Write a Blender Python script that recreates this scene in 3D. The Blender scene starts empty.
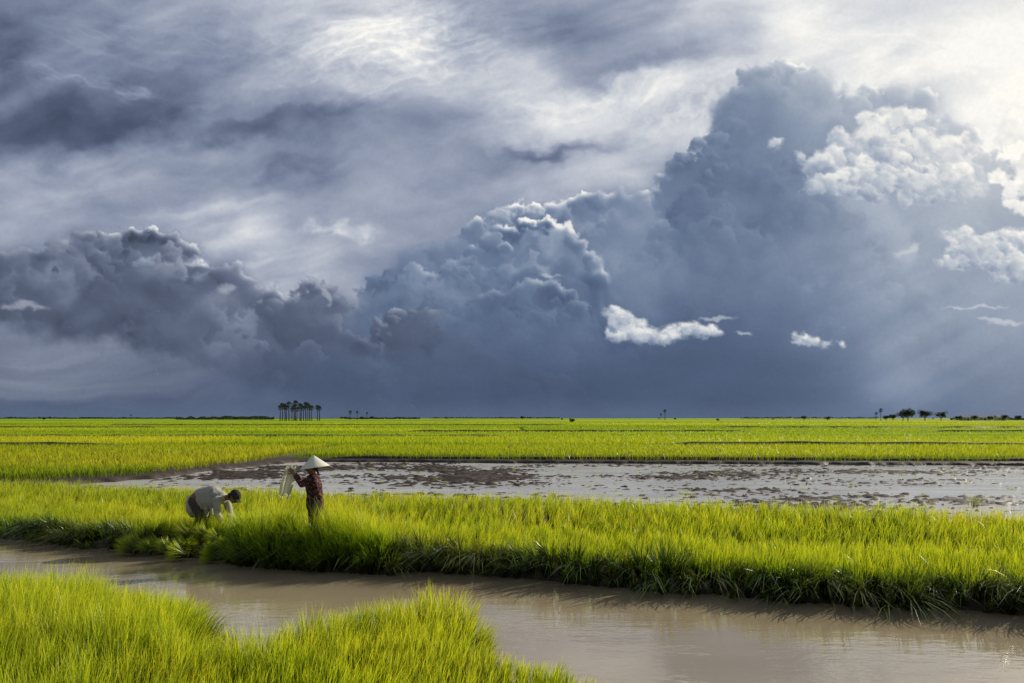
import bpy, bmesh, math, random
import numpy as np
from mathutils import Vector, Matrix
random.seed(5); rng=np.random.default_rng(7)
sc=bpy.context.scene; COL=sc.collection
F=796.0; H=2.4
def lin(c): return tuple(((v/255)/12.92 if v/255<=0.04045 else ((v/255+0.055)/1.055)**2.4) for v in c)+(1.0,)

# ---------------- camera ----------------
cam=bpy.data.cameras.new("camera"); co=bpy.data.objects.new("camera",cam); COL.objects.link(co)
co.location=(0,0,H); co.rotation_euler=(math.radians(90),0,0)
cam.sensor_width=36; cam.lens=F/1024*36; cam.shift_y=76.5/1024; cam.clip_end=30000; cam.clip_start=0.1
sc.camera=co
sc.view_settings.view_transform='Standard'; sc.view_settings.look='None'; sc.view_settings.exposure=0

# ---------------- sun ----------------
SAZ=56; SEL=24
d=Vector((math.sin(math.radians(SAZ))*math.cos(math.radians(SEL)),math.cos(math.radians(SAZ))*math.cos(math.radians(SEL)),math.sin(math.radians(SEL))))
sl=bpy.data.lights.new("sun",'SUN'); sl.energy=5; sl.angle=math.radians(0.5); sl.color=(1,0.93,0.78)
so=bpy.data.objects.new("sun",sl); COL.objects.link(so); so.rotation_euler=d.to_track_quat('Z','Y').to_euler(); so.location=(20,10,30)

# ---------------- node DSL ----------------
class S:
    def __init__(s,o): s.o=o
    def __add__(a,b): return m('ADD',a,b)
    __radd__=__add__
    def __mul__(a,b): return m('MULTIPLY',a,b)
    __rmul__=__mul__
    def __sub__(a,b): return m('SUBTRACT',a,b)
    def __rsub__(a,b): return m('SUBTRACT',b,a)
NT=None
def setin(i,v):
    if isinstance(v,S): NT.links.new(v.o,i)
    else: i.default_value=v
def m(op,a,b=None,clamp=False):
    n=NT.nodes.new('ShaderNodeMath'); n.operation=op; n.use_clamp=clamp
    setin(n.inputs[0],a)
    if b is not None: setin(n.inputs[1],b)
    return S(n.outputs[0])
def vm(op,a,b=None,scale=None):
    n=NT.nodes.new('ShaderNodeVectorMath'); n.operation=op
    setin(n.inputs[0],a)
    if b is not None: setin(n.inputs[1],b)
    if scale is not None: setin(n.inputs['Scale'],scale)
    return S(n.outputs['Value'] if op in('DOT_PRODUCT','LENGTH') else n.outputs[0])
def sep(v):
    n=NT.nodes.new('ShaderNodeSeparateXYZ'); setin(n.inputs[0],v); return [S(o) for o in n.outputs]
def smooth(x,a,b):
    n=NT.nodes.new('ShaderNodeMapRange'); n.interpolation_type='SMOOTHSTEP'
    setin(n.inputs[0],x); n.inputs[1].default_value=a; n.inputs[2].default_value=b
    return S(n.outputs[0])
def noise(v,scale,detail=4,rough=.5,dims='2D',col=False,dist=0):
    n=NT.nodes.new('ShaderNodeTexNoise'); n.noise_dimensions=dims; setin(n.inputs['Vector'],v)
    n.inputs['Scale'].default_value=scale;n.inputs['Detail'].default_value=detail;n.inputs['Roughness'].default_value=rough
    n.inputs['Distortion'].default_value=dist
    return S(n.outputs['Color' if col else 'Fac'])
def mixc(f,a,b,mode='MIX'):
    n=NT.nodes.new('ShaderNodeMix'); n.data_type='RGBA'; n.blend_type=mode
    setin(n.inputs[0],f); setin(n.inputs[6],a); setin(n.inputs[7],b); return S(n.outputs[2])
def ramp(x,stops):
    n=NT.nodes.new('ShaderNodeValToRGB'); setin(n.inputs[0],x); e=n.color_ramp.elements
    while len(e)<len(stops): e.new(0.5)
    for k,(p,c) in enumerate(stops): e[k].position=p; e[k].color=c
    return S(n.outputs[0])

# ---------------- world light : Nishita daylight with broken cloud ----------------
w=bpy.data.worlds.new("World"); sc.world=w; w.use_nodes=True; NT=w.node_tree; NT.nodes.clear()
tc=NT.nodes.new('ShaderNodeTexCoord'); D=S(tc.outputs['Generated'])
n2=noise(vm('MULTIPLY',D,(1,1,2.5)),2.2,3,.6,'3D')
sky=NT.nodes.new('ShaderNodeTexSky'); sky.sky_type='NISHITA'; sky.sun_disc=False
sky.sun_elevation=math.radians(SEL); sky.sun_rotation=math.radians(SAZ)
bg1=NT.nodes.new('ShaderNodeBackground'); NT.links.new(sky.outputs[0],bg1.inputs[0]); bg1.inputs[1].default_value=0.08
bg2=NT.nodes.new('ShaderNodeBackground'); setin(bg2.inputs[0],ramp(n2,[(.3,lin((105,116,140))),(.7,lin((196,200,208)))])); bg2.inputs[1].default_value=0.62
mx=NT.nodes.new('ShaderNodeMixShader'); mx.inputs[0].default_value=0.8
NT.links.new(bg1.outputs[0],mx.inputs[1]); NT.links.new(bg2.outputs[0],mx.inputs[2])
wo=NT.nodes.new('ShaderNodeOutputWorld'); NT.links.new(mx.outputs[0],wo.inputs[0])

# ---------------- sky : clouds on a huge far dome segment ----------------
GT=np.random.default_rng(11); GA=GT.random((256,256))*2*np.pi; GCX=np.cos(GA).astype(np.float32); GCY=np.sin(GA).astype(np.float32)
def perlin(x,y,seed=0):
    x=x+seed*31.7;y=y+seed*12.9
    xi=np.floor(x).astype(np.int32);yi=np.floor(y).astype(np.int32);fx=(x-xi).astype(np.float32);fy=(y-yi).astype(np.float32)
    u=fx*fx*fx*(fx*(fx*6-15)+10);v=fy*fy*fy*(fy*(fy*6-15)+10)
    x0=xi&255;x1=(xi+1)&255;y0=yi&255;y1=(yi+1)&255
    a=GCX[x0,y0]*fx+GCY[x0,y0]*fy; b=GCX[x1,y0]*(fx-1)+GCY[x1,y0]*fy
    c=GCX[x0,y1]*fx+GCY[x0,y1]*(fy-1); e=GCX[x1,y1]*(fx-1)+GCY[x1,y1]*(fy-1)
    a=a+(b-a)*u; c=c+(e-c)*u; return (a+(c-a)*v)*1.45
def pf(x,y,o=5,r=.5,seed=0):
    t=0;a=1;n=0
    for k in range(o): t=t+a*perlin(x*2**k,y*2**k,seed+k*3); n+=a; a*=r
    return t/n*1.5
def ss(x,a,b):
    t=np.clip((x-a)/(b-a),0,1); return t*t*(3-2*t)
def blur(a,s):
    p=int(s*3)+1; q=np.pad(a,p,mode='edge'); ky=np.fft.fftfreq(q.shape[0])[:,None];kx=np.fft.rfftfreq(q.shape[1])[None]
    q=np.fft.irfft2(np.fft.rfft2(q)*np.exp(-2*(np.pi*s)**2*(kx*kx+ky*ky)),s=q.shape); return q[p:-p,p:-p]
def make_sky():
    X0,X1,Y0,Y1=-240,1264,-116,426
    xg=np.arange(X0,X1+1.);yg=np.arange(Y0,Y1+1.); X,Y=np.meshgrid(xg,yg)
    rows=[-110,0,50,90,125,165,205,250,300,350,400]
    T=np.array([[46,50,54,60,70,70,58,60,72,80,82,86,90],
      [44,50,55,60,76,76,56,56,75,85,82,90,95],
      [40,44,50,54,70,86,76,60,75,88,88,94,99],
      [40,43,48,51,63,80,78,74,79,82,88,96,99],
      [36,36,37,37,44,60,68,80,80,80,87,97,99],
      [49,50,55,57,56,60,62,67,70,76,87,97,99],
      [58,59,62,65,64,60,62,62,64,70,86,94,97],
      [62,62,65,70,72,66,62,60,62,64,76,86,88],
      [56,56,58,63,66,60,56,55,52,52,58,62,64],
      [54,55,52,50,48,44,42,42,42,44,48,50,50],
      [38,39,40,39,37,34,34,34,36,38,42,40,40]])/100.
    def table(x,y):
        cx=np.clip((x+100)/100,0,11.999); i=cx.astype(int); fx=cx-i; fx=fx*fx*(3-2*fx)
        cy=np.interp(y,rows,np.arange(len(rows))); j=np.clip(cy.astype(int),0,len(rows)-2); fy=cy-j; fy=fy*fy*(3-2*fy)
        return (T[j,i]*(1-fx)+T[j,i+1]*fx)*(1-fy)+(T[j+1,i]*(1-fx)+T[j+1,i+1]*fx)*fy
    w1=pf(X/240,Y/150,3,.45,1); w2=pf(X/240,Y/150,3,.45,2); w3=pf(X/38,Y/26,4,.55,3); w4=pf(X/38,Y/26,4,.55,4)
    up=table(X+w1*50+w3*14,Y+w2*26+w4*10)
    wx=X+w1*34+w3*3; wy=Y+w2*22+w4*2.5
    def rot(deg,sx,sy):
        r=math.radians(deg); return (wx*math.cos(r)-wy*math.sin(r))/sx,(wx*math.sin(r)+wy*math.cos(r))/sy
    a=rot(14,280,60); st=pf(a[0],a[1],4,.45,5)
    a=rot(18,130,30); fi=pf(a[0],a[1],4,.5,6)
    a=rot(-14,140,34); fi2=pf(a[0],a[1],4,.5,9)
    a=rot(6,80,44); fl=pf(a[0],a[1],6,.5,7)
    am=ss(pf(X/220,Y/140,2,.5,8),-.3,.4)
    cir=ss(pf(X/150,Y/90,3,.5,14),.0,.5); a=rot(16,60,12); fine=pf(a[0],a[1],4,.5,15)
    up=up+.11*st+.05*fi*(.3+am)+.04*fi2*(1.15-am)+.08*fl+.035*fine*cir
    def g(x,y,rx,ry,rt=0,px=None,py=None):
        px=X if px is None else px; py=Y if py is None else py
        r=math.radians(rt); a=px-x;b=py-y; p=a*math.cos(r)-b*math.sin(r); q=a*math.sin(r)+b*math.cos(r)
        return np.exp(-(p/rx)**2-(q/ry)**2)
    wX=X+w3*16+w1*12; wY=Y+w4*12+w2*8
    a=rot(25,44,20); fib=ss(pf(a[0],a[1],6,.6,12)+.1,-.4,.75)
    dap=ss(pf(wx/13,wy/9,5,.6,13),-.5,.6)
    # crisp cirrus fibres (ridged)
    def ridg(deg,sx,sy,seed):
        r=math.radians(deg); qx=X+w1*40+w3*6;qy=Y+w2*26+w4*5
        p=(qx*math.cos(r)-qy*math.sin(r))/sx; q=(qx*math.sin(r)+qy*math.cos(r))/sy
        v=0;am_=1
        for k in range(4): v=v+am_*(1-np.clip(np.abs(perlin(p*2**k,q*2**k,seed+k))*2.6,0,1))**1.6; am_*=.55
        return v/2.2
    rg1=ridg(24,70,16,300); rg2=ridg(-12,80,15,310)
    up=up+g(400,44,110,46,8,wX,wY)*(.20*rg1+.07*dap-.08)+g(600,98,120,20,14,wX,wY)*(.14*rg1+.04*dap)-g(560,148,60,8,5,wX,wY)*.22-g(640,64,70,11,15,wX,wY)*.14-g(555,38,50,26,0,wX,wY)*.10-g(470,170,110,12,14,wX,wY)*.06+g(690,110,60,20,20,wX,wY)*.10*dap
    up=up+g(345,226,34,7,-4,wX,wY)*.34*fib+g(250,246,60,14,0,wX,wY)*.08-g(120,132,230,14,4,wX,wY)*.05-g(300,165,90,7,14,wX,wY)*.06+g(260,112,110,5,12,wX,wY)*.05
    up=up+g(120,88,90,6,-14,wX,wY)*.10*rg2*2+g(30,175,60,8,0,wX,wY)*.08+g(930,50,140,26,-8,wX,wY)*.08*rg2+g(210,208,120,6,6,wX,wY)*.05+g(180,40,160,40,0,wX,wY)*.08*(rg2-.3)
    def rampn(t,stops):
        ps=[s[0] for s in stops]; return np.stack([np.interp(t,ps,[s[1][k] for s in stops]) for k in range(3)],-1)
    UP=[(.2,(57,69,92)),(.35,(85,95,119)),(.5,(123,134,159)),(.65,(162,170,188)),(.8,(206,210,217)),(.97,(250,248,243))]
    CU=[(.18,(46,57,80)),(.3,(68,82,108)),(.4,(87,104,134)),(.5,(113,130,157)),(.65,(157,169,187)),(.8,(208,211,215)),(.97,(255,252,244))]
    CG=[(.18,(50,57,74)),(.3,(73,82,102)),(.4,(93,103,126)),(.5,(120,129,149)),(.65,(160,168,183)),(.8,(208,211,215)),(.97,(255,252,244))]
    C=rampn(up,UP)
    def over(C,mask,L): return C*(1-mask[...,None])+L*mask[...,None]
    WF=[(pf(X/7,Y/7,4,.55,70),pf(X/7,Y/7,4,.55,74)),(pf(X/17,Y/17,5,.55,78),pf(X/17,Y/17,5,.55,82)),(pf(X/36,Y/36,5,.5,86),pf(X/36,Y/36,5,.5,90))]
    R=np.random.default_rng(33)
    def lobe(Tn,M,cx,cy,r,tn,kd,rim,asp=.85,fade=(.0,1.0),soft=.14,rw=.16):
        pad=r*1.7+4
        i0=max(0,int(cx-pad-X0));i1=min(X.shape[1],int(cx+pad-X0)); j0=max(0,int(cy-pad-Y0)); j1=min(X.shape[0],int(cy+pad-Y0))
        if i1-i0<3 or j1-j0<3: return
        sl_=(slice(j0,j1),slice(i0,i1))
        w=0 if r<9 else (1 if r<24 else 2)
        k=.55*min(r,44)
        dx=X[sl_]-cx+WF[w][0][sl_]*k; dy=(Y[sl_]-cy+WF[w][1][sl_]*k)/asp
        if w: dx=dx+WF[0][0][sl_]*2.4; dy=dy+WF[0][1][sl_]*2.4
        if w==2: dx=dx+WF[1][0][sl_]*6; dy=dy+WF[1][1][sl_]*6
        q=np.sqrt(dx*dx+dy*dy)/r
        sf=max(soft,1.6/r)
        al=ss(1-q,0,sf)*(1-ss(dy/r,*fade))
        nd=(dx*.55-dy*.84)/r
        t=tn+kd*np.clip(nd,-1,1)+rim*np.exp(-np.clip(1-q,0,None)/rw)*np.clip(nd+.25,0,1)
        Tn[sl_]=Tn[sl_]*(1-al)+t*al
        M[sl_]=np.maximum(M[sl_],al)
    def cumulus(ridge,n,base,rpts,kd,rmin,rmax,depth,top_soft=3,hz=.6,seed=0,big=.12):
        rim=I1(rpts); rimA=I(rpts)
        rx=[p[0] for p in ridge];ry=[p[1] for p in ridge]
        s=Y+WF[2][1]*8+WF[1][1]*3-np.interp(X+WF[2][0]*8,rx,ry)-4
        M=ss(s,0,top_soft); Tn=base.copy()
        L=[]
        x=rx[0]
        while x<rx[-1]:
            r=R.uniform(rmin,rmin*.5+rmax*.5)*(1 if R.random()<.75 else 1.5); L.append((x,R.uniform(-1,4),r)); x+=r*R.uniform(.5,1.4)
        for i in range(n):
            dd=R.random()**1.5*depth; r=rmin+(rmax-rmin)*R.random()**2.2*min(1,.35+dd/depth*1.6)
            if R.random()<big: r=rmax*R.uniform(1.0,1.9); dd=max(dd,r*.5)
            L.append((R.uniform(rx[0],rx[-1]),dd,r))
        L=[(x,np.interp(x,rx,ry)+r*.6+dd,r,dd) for x,dd,r in L]; L.sort(key=lambda q:q[1]-q[2])
        for x,y,r,dd in L:
            if y>424: continue
            i=int(np.clip(x-X0,0,X.shape[1]-1)); j=int(np.clip(y-Y0,0,X.shape[0]-1))
            dec=math.exp(-dd/(depth*.35)); rr=rim(x)*dec*R.uniform(.4,1.6); kk=kd*(.35+.65*math.exp(-dd/(depth*.7)))*R.uniform(.6,1.5)
            lobe(Tn,M,x+R.normal(0,2),y,r,base[j,i]+R.normal(0,.022),kk,rr,asp=R.uniform(.7,1.0),soft=R.uniform(.1,.35))
        hm=np.clip(hz*ss(pf(X/80+seed,Y/60,3,.5,200+seed),-.45,.45),0,1)
        Tn=Tn*(1-hm)+blur(Tn,5)*hm; Tn=Tn*.7+blur(Tn,1.3)*.3
        Tn=Tn+.018*pf(X/26,Y/20,5,.6,210+seed)
        sm=blur(M,3.0); gx_=np.gradient(sm,axis=1);gy_=np.gradient(sm,axis=0)
        face=np.clip(-gx_*.6+gy_*1.0,0,None)*9
        Tn=Tn+rimA*1.1*np.clip(face,0,1)*M*(.35+.65*ss(pf(X/32,Y/32,3,.5,220+seed),-.35,.4))
        hm2=np.clip(hm*1.1,0,1)
        M=M*(1-hm2*.8)+blur(M,6)*hm2*.8
        return M,Tn
    def I1(pts): return lambda x: float(np.interp(x,[p[0] for p in pts],[p[1] for p in pts]))
    def I(pts): return np.interp(X,[p[0] for p in pts],[p[1] for p in pts])
    lowf=pf(X/150,Y/90,5,.5,40); mid=pf(X/60,Y/36,5,.55,41)
    C=over(C,np.clip(g(690,215,80,60,20,wX,wY)*.35+g(420,250,120,30,0,wX,wY)*.3,0,1),rampn(.47+.05*mid,UP))
    # great hazy tower
    base=.42+.035*lowf+.035*mid+.15*g(890,250,120,80)+.11*g(900,380,100,60)-.07*g(600,395,260,30)+.08*g(560,215,60,22)-.03*g(720,200,50,50)-.03*g(700,330,150,50)+.13*g(860,120,90,40)+.08*g(640,230,30,40)+.05*g(780,75,50,30)
    M,Tn=cumulus([(300,440),(345,345),(365,285),(400,262),(440,244),(470,222),(496,214),(510,202),(540,204),(566,196),(600,192),(652,190),(660,172),(676,150),(696,152),(706,132),(730,126),(735,100),(742,72),(760,64),(780,56),(800,62),(816,74),(832,76),(842,94),(862,92),(878,80),(898,84),(922,92),(936,112),(962,122),(985,148),(1030,164),(1130,150),(1264,190)],210,base,
      [(0,.0),(440,.10),(480,.35),(510,.55),(590,.50),(655,.40),(672,.14),(735,.10),(760,.26),(800,.42),(850,.2),(900,.26),(930,.40),(980,.5)],.07,6,40,190,hz=1.0,seed=1)
    C=over(C,M*(.93-.45*g(970,150,80,60)-.25*g(850,80,70,30)-.22*g(780,60,60,24)),rampn(Tn,CU))
    base=.385+.02*lowf+.03*mid+.06*g(760,240,60,60)+.09*g(880,300,80,60)
    M,Tn=cumulus([(600,420),(612,310),(632,272),(655,240),(678,214),(705,186),(730,176),(750,158),(772,172),(802,168),(835,200),(865,224),(895,262),(935,310),(960,420)],110,base,[(600,.06),(740,.12),(960,.06)],.06,6,36,140,top_soft=8,hz=1.0,seed=2)
    C=over(C,M*.5*ss(Y,120,220),rampn(Tn,CU))
    C=over(C,np.clip(g(622,262,40,40,15,wX,wY)*.36+g(470,246,60,14,10,wX,wY)*.28+g(700,290,90,26,0,wX,wY)*.20,0,1),rampn(.59+.05*mid,CU))
    # middle billows with a sunlit crest
    base=.38+.02*lowf+.035*mid+.08*g(450,262,55,25)+.05*g(520,270,50,30)
    M,Tn=cumulus([(320,430),(348,360),(362,305),(378,276),(410,266),(440,270),(462,258),(478,240),(498,226),(522,222),(545,216),(568,226),(586,242),(598,262),(606,305),(640,340),(700,430)],130,base,
      [(0,0),(350,.05),(420,.14),(470,.32),(500,.55),(530,.80),(592,.85),(604,.3),(612,.05),(700,.0)],.075,5,26,120,hz=.75,seed=3)
    C=over(C,M*ss(430-Y,30,150)*.95,rampn(Tn,CU))
    C=over(C,np.clip(g(350,300,18,26,0,wX,wY)*.6+g(455,290,60,10,0,wX,wY)*.30+g(400,330,50,14,0,wX,wY)*.14,0,1),rampn(.62+.05*mid,CG))
    base=.365+.02*lowf+.025*mid
    M,Tn=cumulus([(400,430),(430,340),(460,312),(490,292),(515,284),(540,278),(562,284),(578,304),(602,335),(660,430)],80,base,[(0,0),(440,.08),(500,.34),(560,.50),(578,.15),(640,0)],.055,5,22,90,hz=.85,seed=4)
    C=over(C,M*.75*ss(430-Y,60,160),rampn(Tn,CU))
    # layered stratus under the left bank
    lowt=.50+.08*pf(wx/170,wy/15,4,.45,44)-.13*g(40,412,220,14)-.08*g(260,395,150,40)
    C=over(C,ss(Y+8*w4,316,350)*(1-ss(X+w1*40+(Y-380)*.6,120,340))*.9,rampn(lowt,CG))
    bot=np.interp(X,[-240,0,60,130,190,250,300,345,400],[318,330,340,350,364,384,404,440,470])+WF[2][1]*11+WF[1][0]*6
    base=.34+.02*lowf+.045*mid+.07*g(30,295,60,16)+.07*g(235,295,45,20)+.08*g(205,345,60,14)-.03*g(100,320,90,18)+.08*g(75,245,40,12)+.14*g(160,262,26,14)+.04*g(300,330,60,40)
    M,Tn=cumulus([(-240,245),(-120,262),(-40,246),(0,254),(30,250),(60,242),(80,230),(100,234),(118,226),(150,228),(178,236),(194,248),(204,270),(226,264),(246,272),(262,292),(284,296),(300,284),(322,276),(334,292),(344,326),(362,338),(380,320),(404,306),(428,310),(446,332),(500,356),(560,376),(640,430)],300,base,
      [(-100,.14),(0,.14),(60,.20),(150,.38),(230,.36),(300,.24),(345,.12),(400,.16),(450,.05)],.11,4,28,125,hz=.85,seed=5)
    M=M*np.where(X<420,1-ss(Y,bot-18,bot+12),1)
    C=over(C,M*(.96-.5*ss(X,360,480)),rampn(Tn,CG))
    bt=.338+.03*pf(wx/200,wy/30,4,.5,50)+.12*g(900,390,70,30)-.015*g(600,392,200,16)+.05*g(880,350,30,60,20)
    band=ss(Y+14*w2+10*w4,305,400)*I([(-100,.0),(100,.05),(240,.5),(320,.85),(700,.92),(850,.8),(1024,.7)])
    C=over(C,band*.88,rampn(bt,CU))
    dk=ss(Y+5*w4,392,412)*(1-ss(X,120,330))
    C=over(C,dk*.6,rampn(.37+.03*w2,CU))
    sh=pf((X-1250+(Y+250)*1.9)/60,Y/900,3,.5,52)
    C=over(C,np.clip(g(925,300,80,120)*(.24+.22*sh)+g(1030,330,60,110)*.30+g(905,365,40,40,0,wX,wY)*.16,0,1),np.array([182,190,202.])+0*C)
    # --- bright ragged cumuli
    rag=pf(X/11,Y/8,5,.62,230); rag2=pf(X/34,Y/20,5,.6,240)
    def puff(C,ells,n,rr=(4,15),base=.66,kd=.13,rim=.20,op=1.0,soft=.4,rg=1.0):
        M=np.zeros_like(X);Tn=np.full_like(X,base); L=[]
        ar=np.array([e[2]*e[3] for e in ells],float); ar/=ar.sum()
        for i in range(n):
            e=ells[R.choice(len(ells),p=ar)]; a=R.uniform(0,6.283); q=math.sqrt(R.random())
            x=e[0]+e[2]*q*math.cos(a); y=e[1]+e[3]*q*math.sin(a); r=R.uniform(*rr)*(1.15-.55*q)
            r=min(r,e[3]*1.0+2); L.append((x,y,r,(y-e[1])/e[3],(x-e[0])/e[2]))
        L.sort(key=lambda q:q[1])
        for x,y,r,v,u in L:
            lobe(Tn,M,x,y,r,base-.12*v+.04*u+R.normal(0,.025),kd*R.uniform(.5,1.3),rim*(1.0 if v<.2 else .4),asp=.85,fade=(.3,1.5),soft=soft,rw=.25)
        B=blur(M,4)
        Mm=ss(B*1.15+.30*rag*rg+.20*rag2*rg,.38,.86)
        Tn=Tn*.6+blur(Tn,2)*.4+.05*rag+.05*rag2+.16*(np.exp(-(np.clip(Mm-.1,0,1))*2.2))*(B<.97)*.6
        return over(C,np.clip(Mm,0,1)*op,rampn(Tn,CU))
    C=puff(C,[(1022,115,32,42),(1018,182,24,38),(1060,140,50,60)],100,(8,22),.92,.06,.12,rg=1.3)
    C=puff(C,[(900,180,66,24),(880,140,52,24),(840,165,34,12),(950,184,36,20),(905,124,36,16),(830,182,22,10),(930,155,46,28)],290,(5,19),.70,.15,.28,rg=1.35)
    C=puff(C,[(797,158,10,9),(776,146,9,8)],26,(3,8),.66,.1,.15,.95)
    C=puff(C,[(985,254,38,18),(960,240,16,15),(1015,268,30,15),(942,263,11,7),(1010,240,22,13)],130,(4,13),.66,.15,.26,rg=1.3)
    C=puff(C,[(628,322,22,14),(613,316,12,10),(655,333,38,9),(692,331,28,8),(716,334,18,4),(640,338,38,6)],130,(3,11),.68,.15,.24,rg=1.1)
    C=puff(C,[(812,343,26,5),(800,339,12,5),(834,346,16,3)],50,(2.5,7),.70,.1,.18,rg=1.3)
    C=puff(C,[(146,262,13,7),(134,268,8,5)],16,(3,7),.54,.12,.2,.7,rg=1.5)
    C=puff(C,[(505,216,16,5),(488,224,10,4),(540,232,26,4)],34,(3,7),.60,.12,.25,.5,rg=1.6)
    WXX=X+w3*9+WF[1][0]*4; WYY=Y+w4*5+WF[1][1]*3
    G=lambda L,thr=.45: ss(np.maximum.reduce([g(*a,WXX,WYY) if len(a)==5 else g(*a,0,WXX,WYY) for a in L])+.35*rag*.5-thr,0,.55)
    C=over(C,G([(718,317,30,2.5),(744,334,12,2),(980,306,46,2.5),(1000,321,40,4),(905,250,22,6,30),(548,276,16,3,-20)])*.6,np.array([205,209,214.])+0*C)
    C=over(C,G([(326,296,7,15,10),(342,228,34,7,-4),(365,231,18,4),(22,306,32,6),(228,288,14,7),(196,262,20,4),(260,262,26,5,10)])*.5,np.array([200,205,214.])+0*C)
    C=over(C,ss(Y,396,420)*.22,np.array([120,132,155.])+0*C)
    C=over(C,np.clip(g(1180,70,300,240)*.5,0,1),np.array([253,250,242.])+0*C)
    C=np.clip(C,0,255)/255.; L=np.where(C<=.04045,C/12.92,((C+.055)/1.055)**2.4)
    A=np.arctan((X-512)/F); E=np.arctan((418-Y)*np.cos(A)/F)
    RR=12000.; P=np.stack([RR*np.sin(A)*np.cos(E),RR*np.cos(A)*np.cos(E),RR*np.sin(E)+H],-1)
    ny,nx=A.shape; idx=np.arange(nx*ny).reshape(ny,nx)
    Q=np.stack([idx[:-1,:-1],idx[1:,:-1],idx[1:,1:],idx[:-1,1:]],-1).reshape(-1,4)
    me=bpy.data.meshes.new("sky"); me.vertices.add(nx*ny); me.vertices.foreach_set('co',P.astype(np.float32).ravel())
    me.loops.add(Q.size); me.loops.foreach_set('vertex_index',Q.astype(np.int32).ravel())
    me.polygons.add(len(Q)); me.polygons.foreach_set('loop_start',np.arange(0,Q.size,4,dtype=np.int32)); me.update(calc_edges=True)
    at=me.attributes.new('cloud','FLOAT_COLOR','POINT')
    at.data.foreach_set('color',np.concatenate([L,np.ones(L.shape[:2]+(1,))],-1).astype(np.float32).ravel())
    global NT
    mt=bpy.data.materials.new("cloud_sky"); mt.use_nodes=True; NT=mt.node_tree; NT.nodes.clear()
    a=NT.nodes.new('ShaderNodeAttribute'); a.attribute_name='cloud'
    gp=NT.nodes.new('ShaderNodeNewGeometry'); fn=noise(S(gp.outputs['Position']),.02,3,.6,'3D')
    cc=mixc(1.0,S(a.outputs['Color']),ramp(fn,[(.3,(.97,.97,.97,1)),(.7,(1.03,1.03,1.03,1))]),'MULTIPLY')
    e=NT.nodes.new('ShaderNodeEmission'); setin(e.inputs[0],cc); o=NT.nodes.new('ShaderNodeOutputMaterial'); NT.links.new(e.outputs[0],o.inputs[0])
    mt.cycles.emission_sampling='NONE'
    me.materials.append(mt); ob=bpy.data.objects.new("sky",me); COL.objects.link(ob)
    ob['kind']="structure"; ob['label']="stormy blue-grey sky with towering cumulus and white cirrus"; ob['category']="sky"
make_sky()

# ---------------- materials ----------------
def newmat(name):
    global NT
    mt=bpy.data.materials.new(name); mt.use_nodes=True; NT=mt.node_tree; NT.nodes.clear(); return mt
def out(sh):
    o=NT.nodes.new('ShaderNodeOutputMaterial'); NT.links.new(sh,o.inputs[0])
def princ(color,rough=.6,spec=.3,bump=None,bs=.3,bd=.02,**kw):
    p=NT.nodes.new('ShaderNodeBsdfPrincipled'); setin(p.inputs['Base Color'],color); setin(p.inputs['Roughness'],rough)
    p.inputs['Specular IOR Level'].default_value=spec
    for k,v in kw.items(): p.inputs[k].default_value=v
    if bump is not None:
        b=NT.nodes.new('ShaderNodeBump'); b.inputs['Strength'].default_value=bs; b.inputs['Distance'].default_value=bd
        setin(b.inputs['Height'],bump); NT.links.new(b.outputs[0],p.inputs['Normal'])
    return p.outputs[0]
def objco():
    n=NT.nodes.new('ShaderNodeTexCoord'); return S(n.outputs['Object'])
def pos():
    n=NT.nodes.new('ShaderNodeNewGeometry'); return S(n.outputs['Position'])
def mixs(f,a,b):
    n=NT.nodes.new('ShaderNodeMixShader'); setin(n.inputs[0],f); NT.links.new(a,n.inputs[1]); NT.links.new(b,n.inputs[2]); return n.outputs[0]
def simple(name,c1,c2,scale=8,rough=.7,spec=.2,bs=.3,bd=.01,transl=0):
    mt=newmat(name); o=objco(); n=noise(o,scale,5,.6,'3D')
    c=ramp(n,[(.3,c1),(.7,c2)]); s=princ(c,rough,spec,n,bs,bd)
    if transl:
        tn=NT.nodes.new('ShaderNodeBsdfTranslucent'); setin(tn.inputs[0],c); s=mixs(transl,s,tn.outputs[0])
    out(s); return mt
def grassmat(name,stops,yel,tr=.45):
    mt=newmat(name)
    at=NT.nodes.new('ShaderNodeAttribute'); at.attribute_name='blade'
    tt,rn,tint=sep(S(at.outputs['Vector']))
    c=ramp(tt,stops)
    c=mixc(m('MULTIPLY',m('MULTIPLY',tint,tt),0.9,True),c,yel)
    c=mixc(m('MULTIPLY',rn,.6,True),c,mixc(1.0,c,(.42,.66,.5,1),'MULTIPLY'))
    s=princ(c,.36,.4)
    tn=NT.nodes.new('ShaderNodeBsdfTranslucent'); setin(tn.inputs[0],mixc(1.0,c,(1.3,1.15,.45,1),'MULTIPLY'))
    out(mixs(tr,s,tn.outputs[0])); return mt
M_gr=grassmat("rice_blade",[(0,(.005,.008,.003,1)),(.34,(.025,.042,.005,1)),(.64,(.30,.41,.016,1)),(1,(.95,.96,.08,1))],(.97,.84,.09,1),.5)  # near-black feet and bright tips: shade and sunlight painted into the blade ramp
M_weed=grassmat("weed_blade",[(0,(.006,.011,.005,1)),(.4,(.022,.042,.011,1)),(1,(.15,.24,.05,1))],(.3,.28,.1,1),.3)

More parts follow.
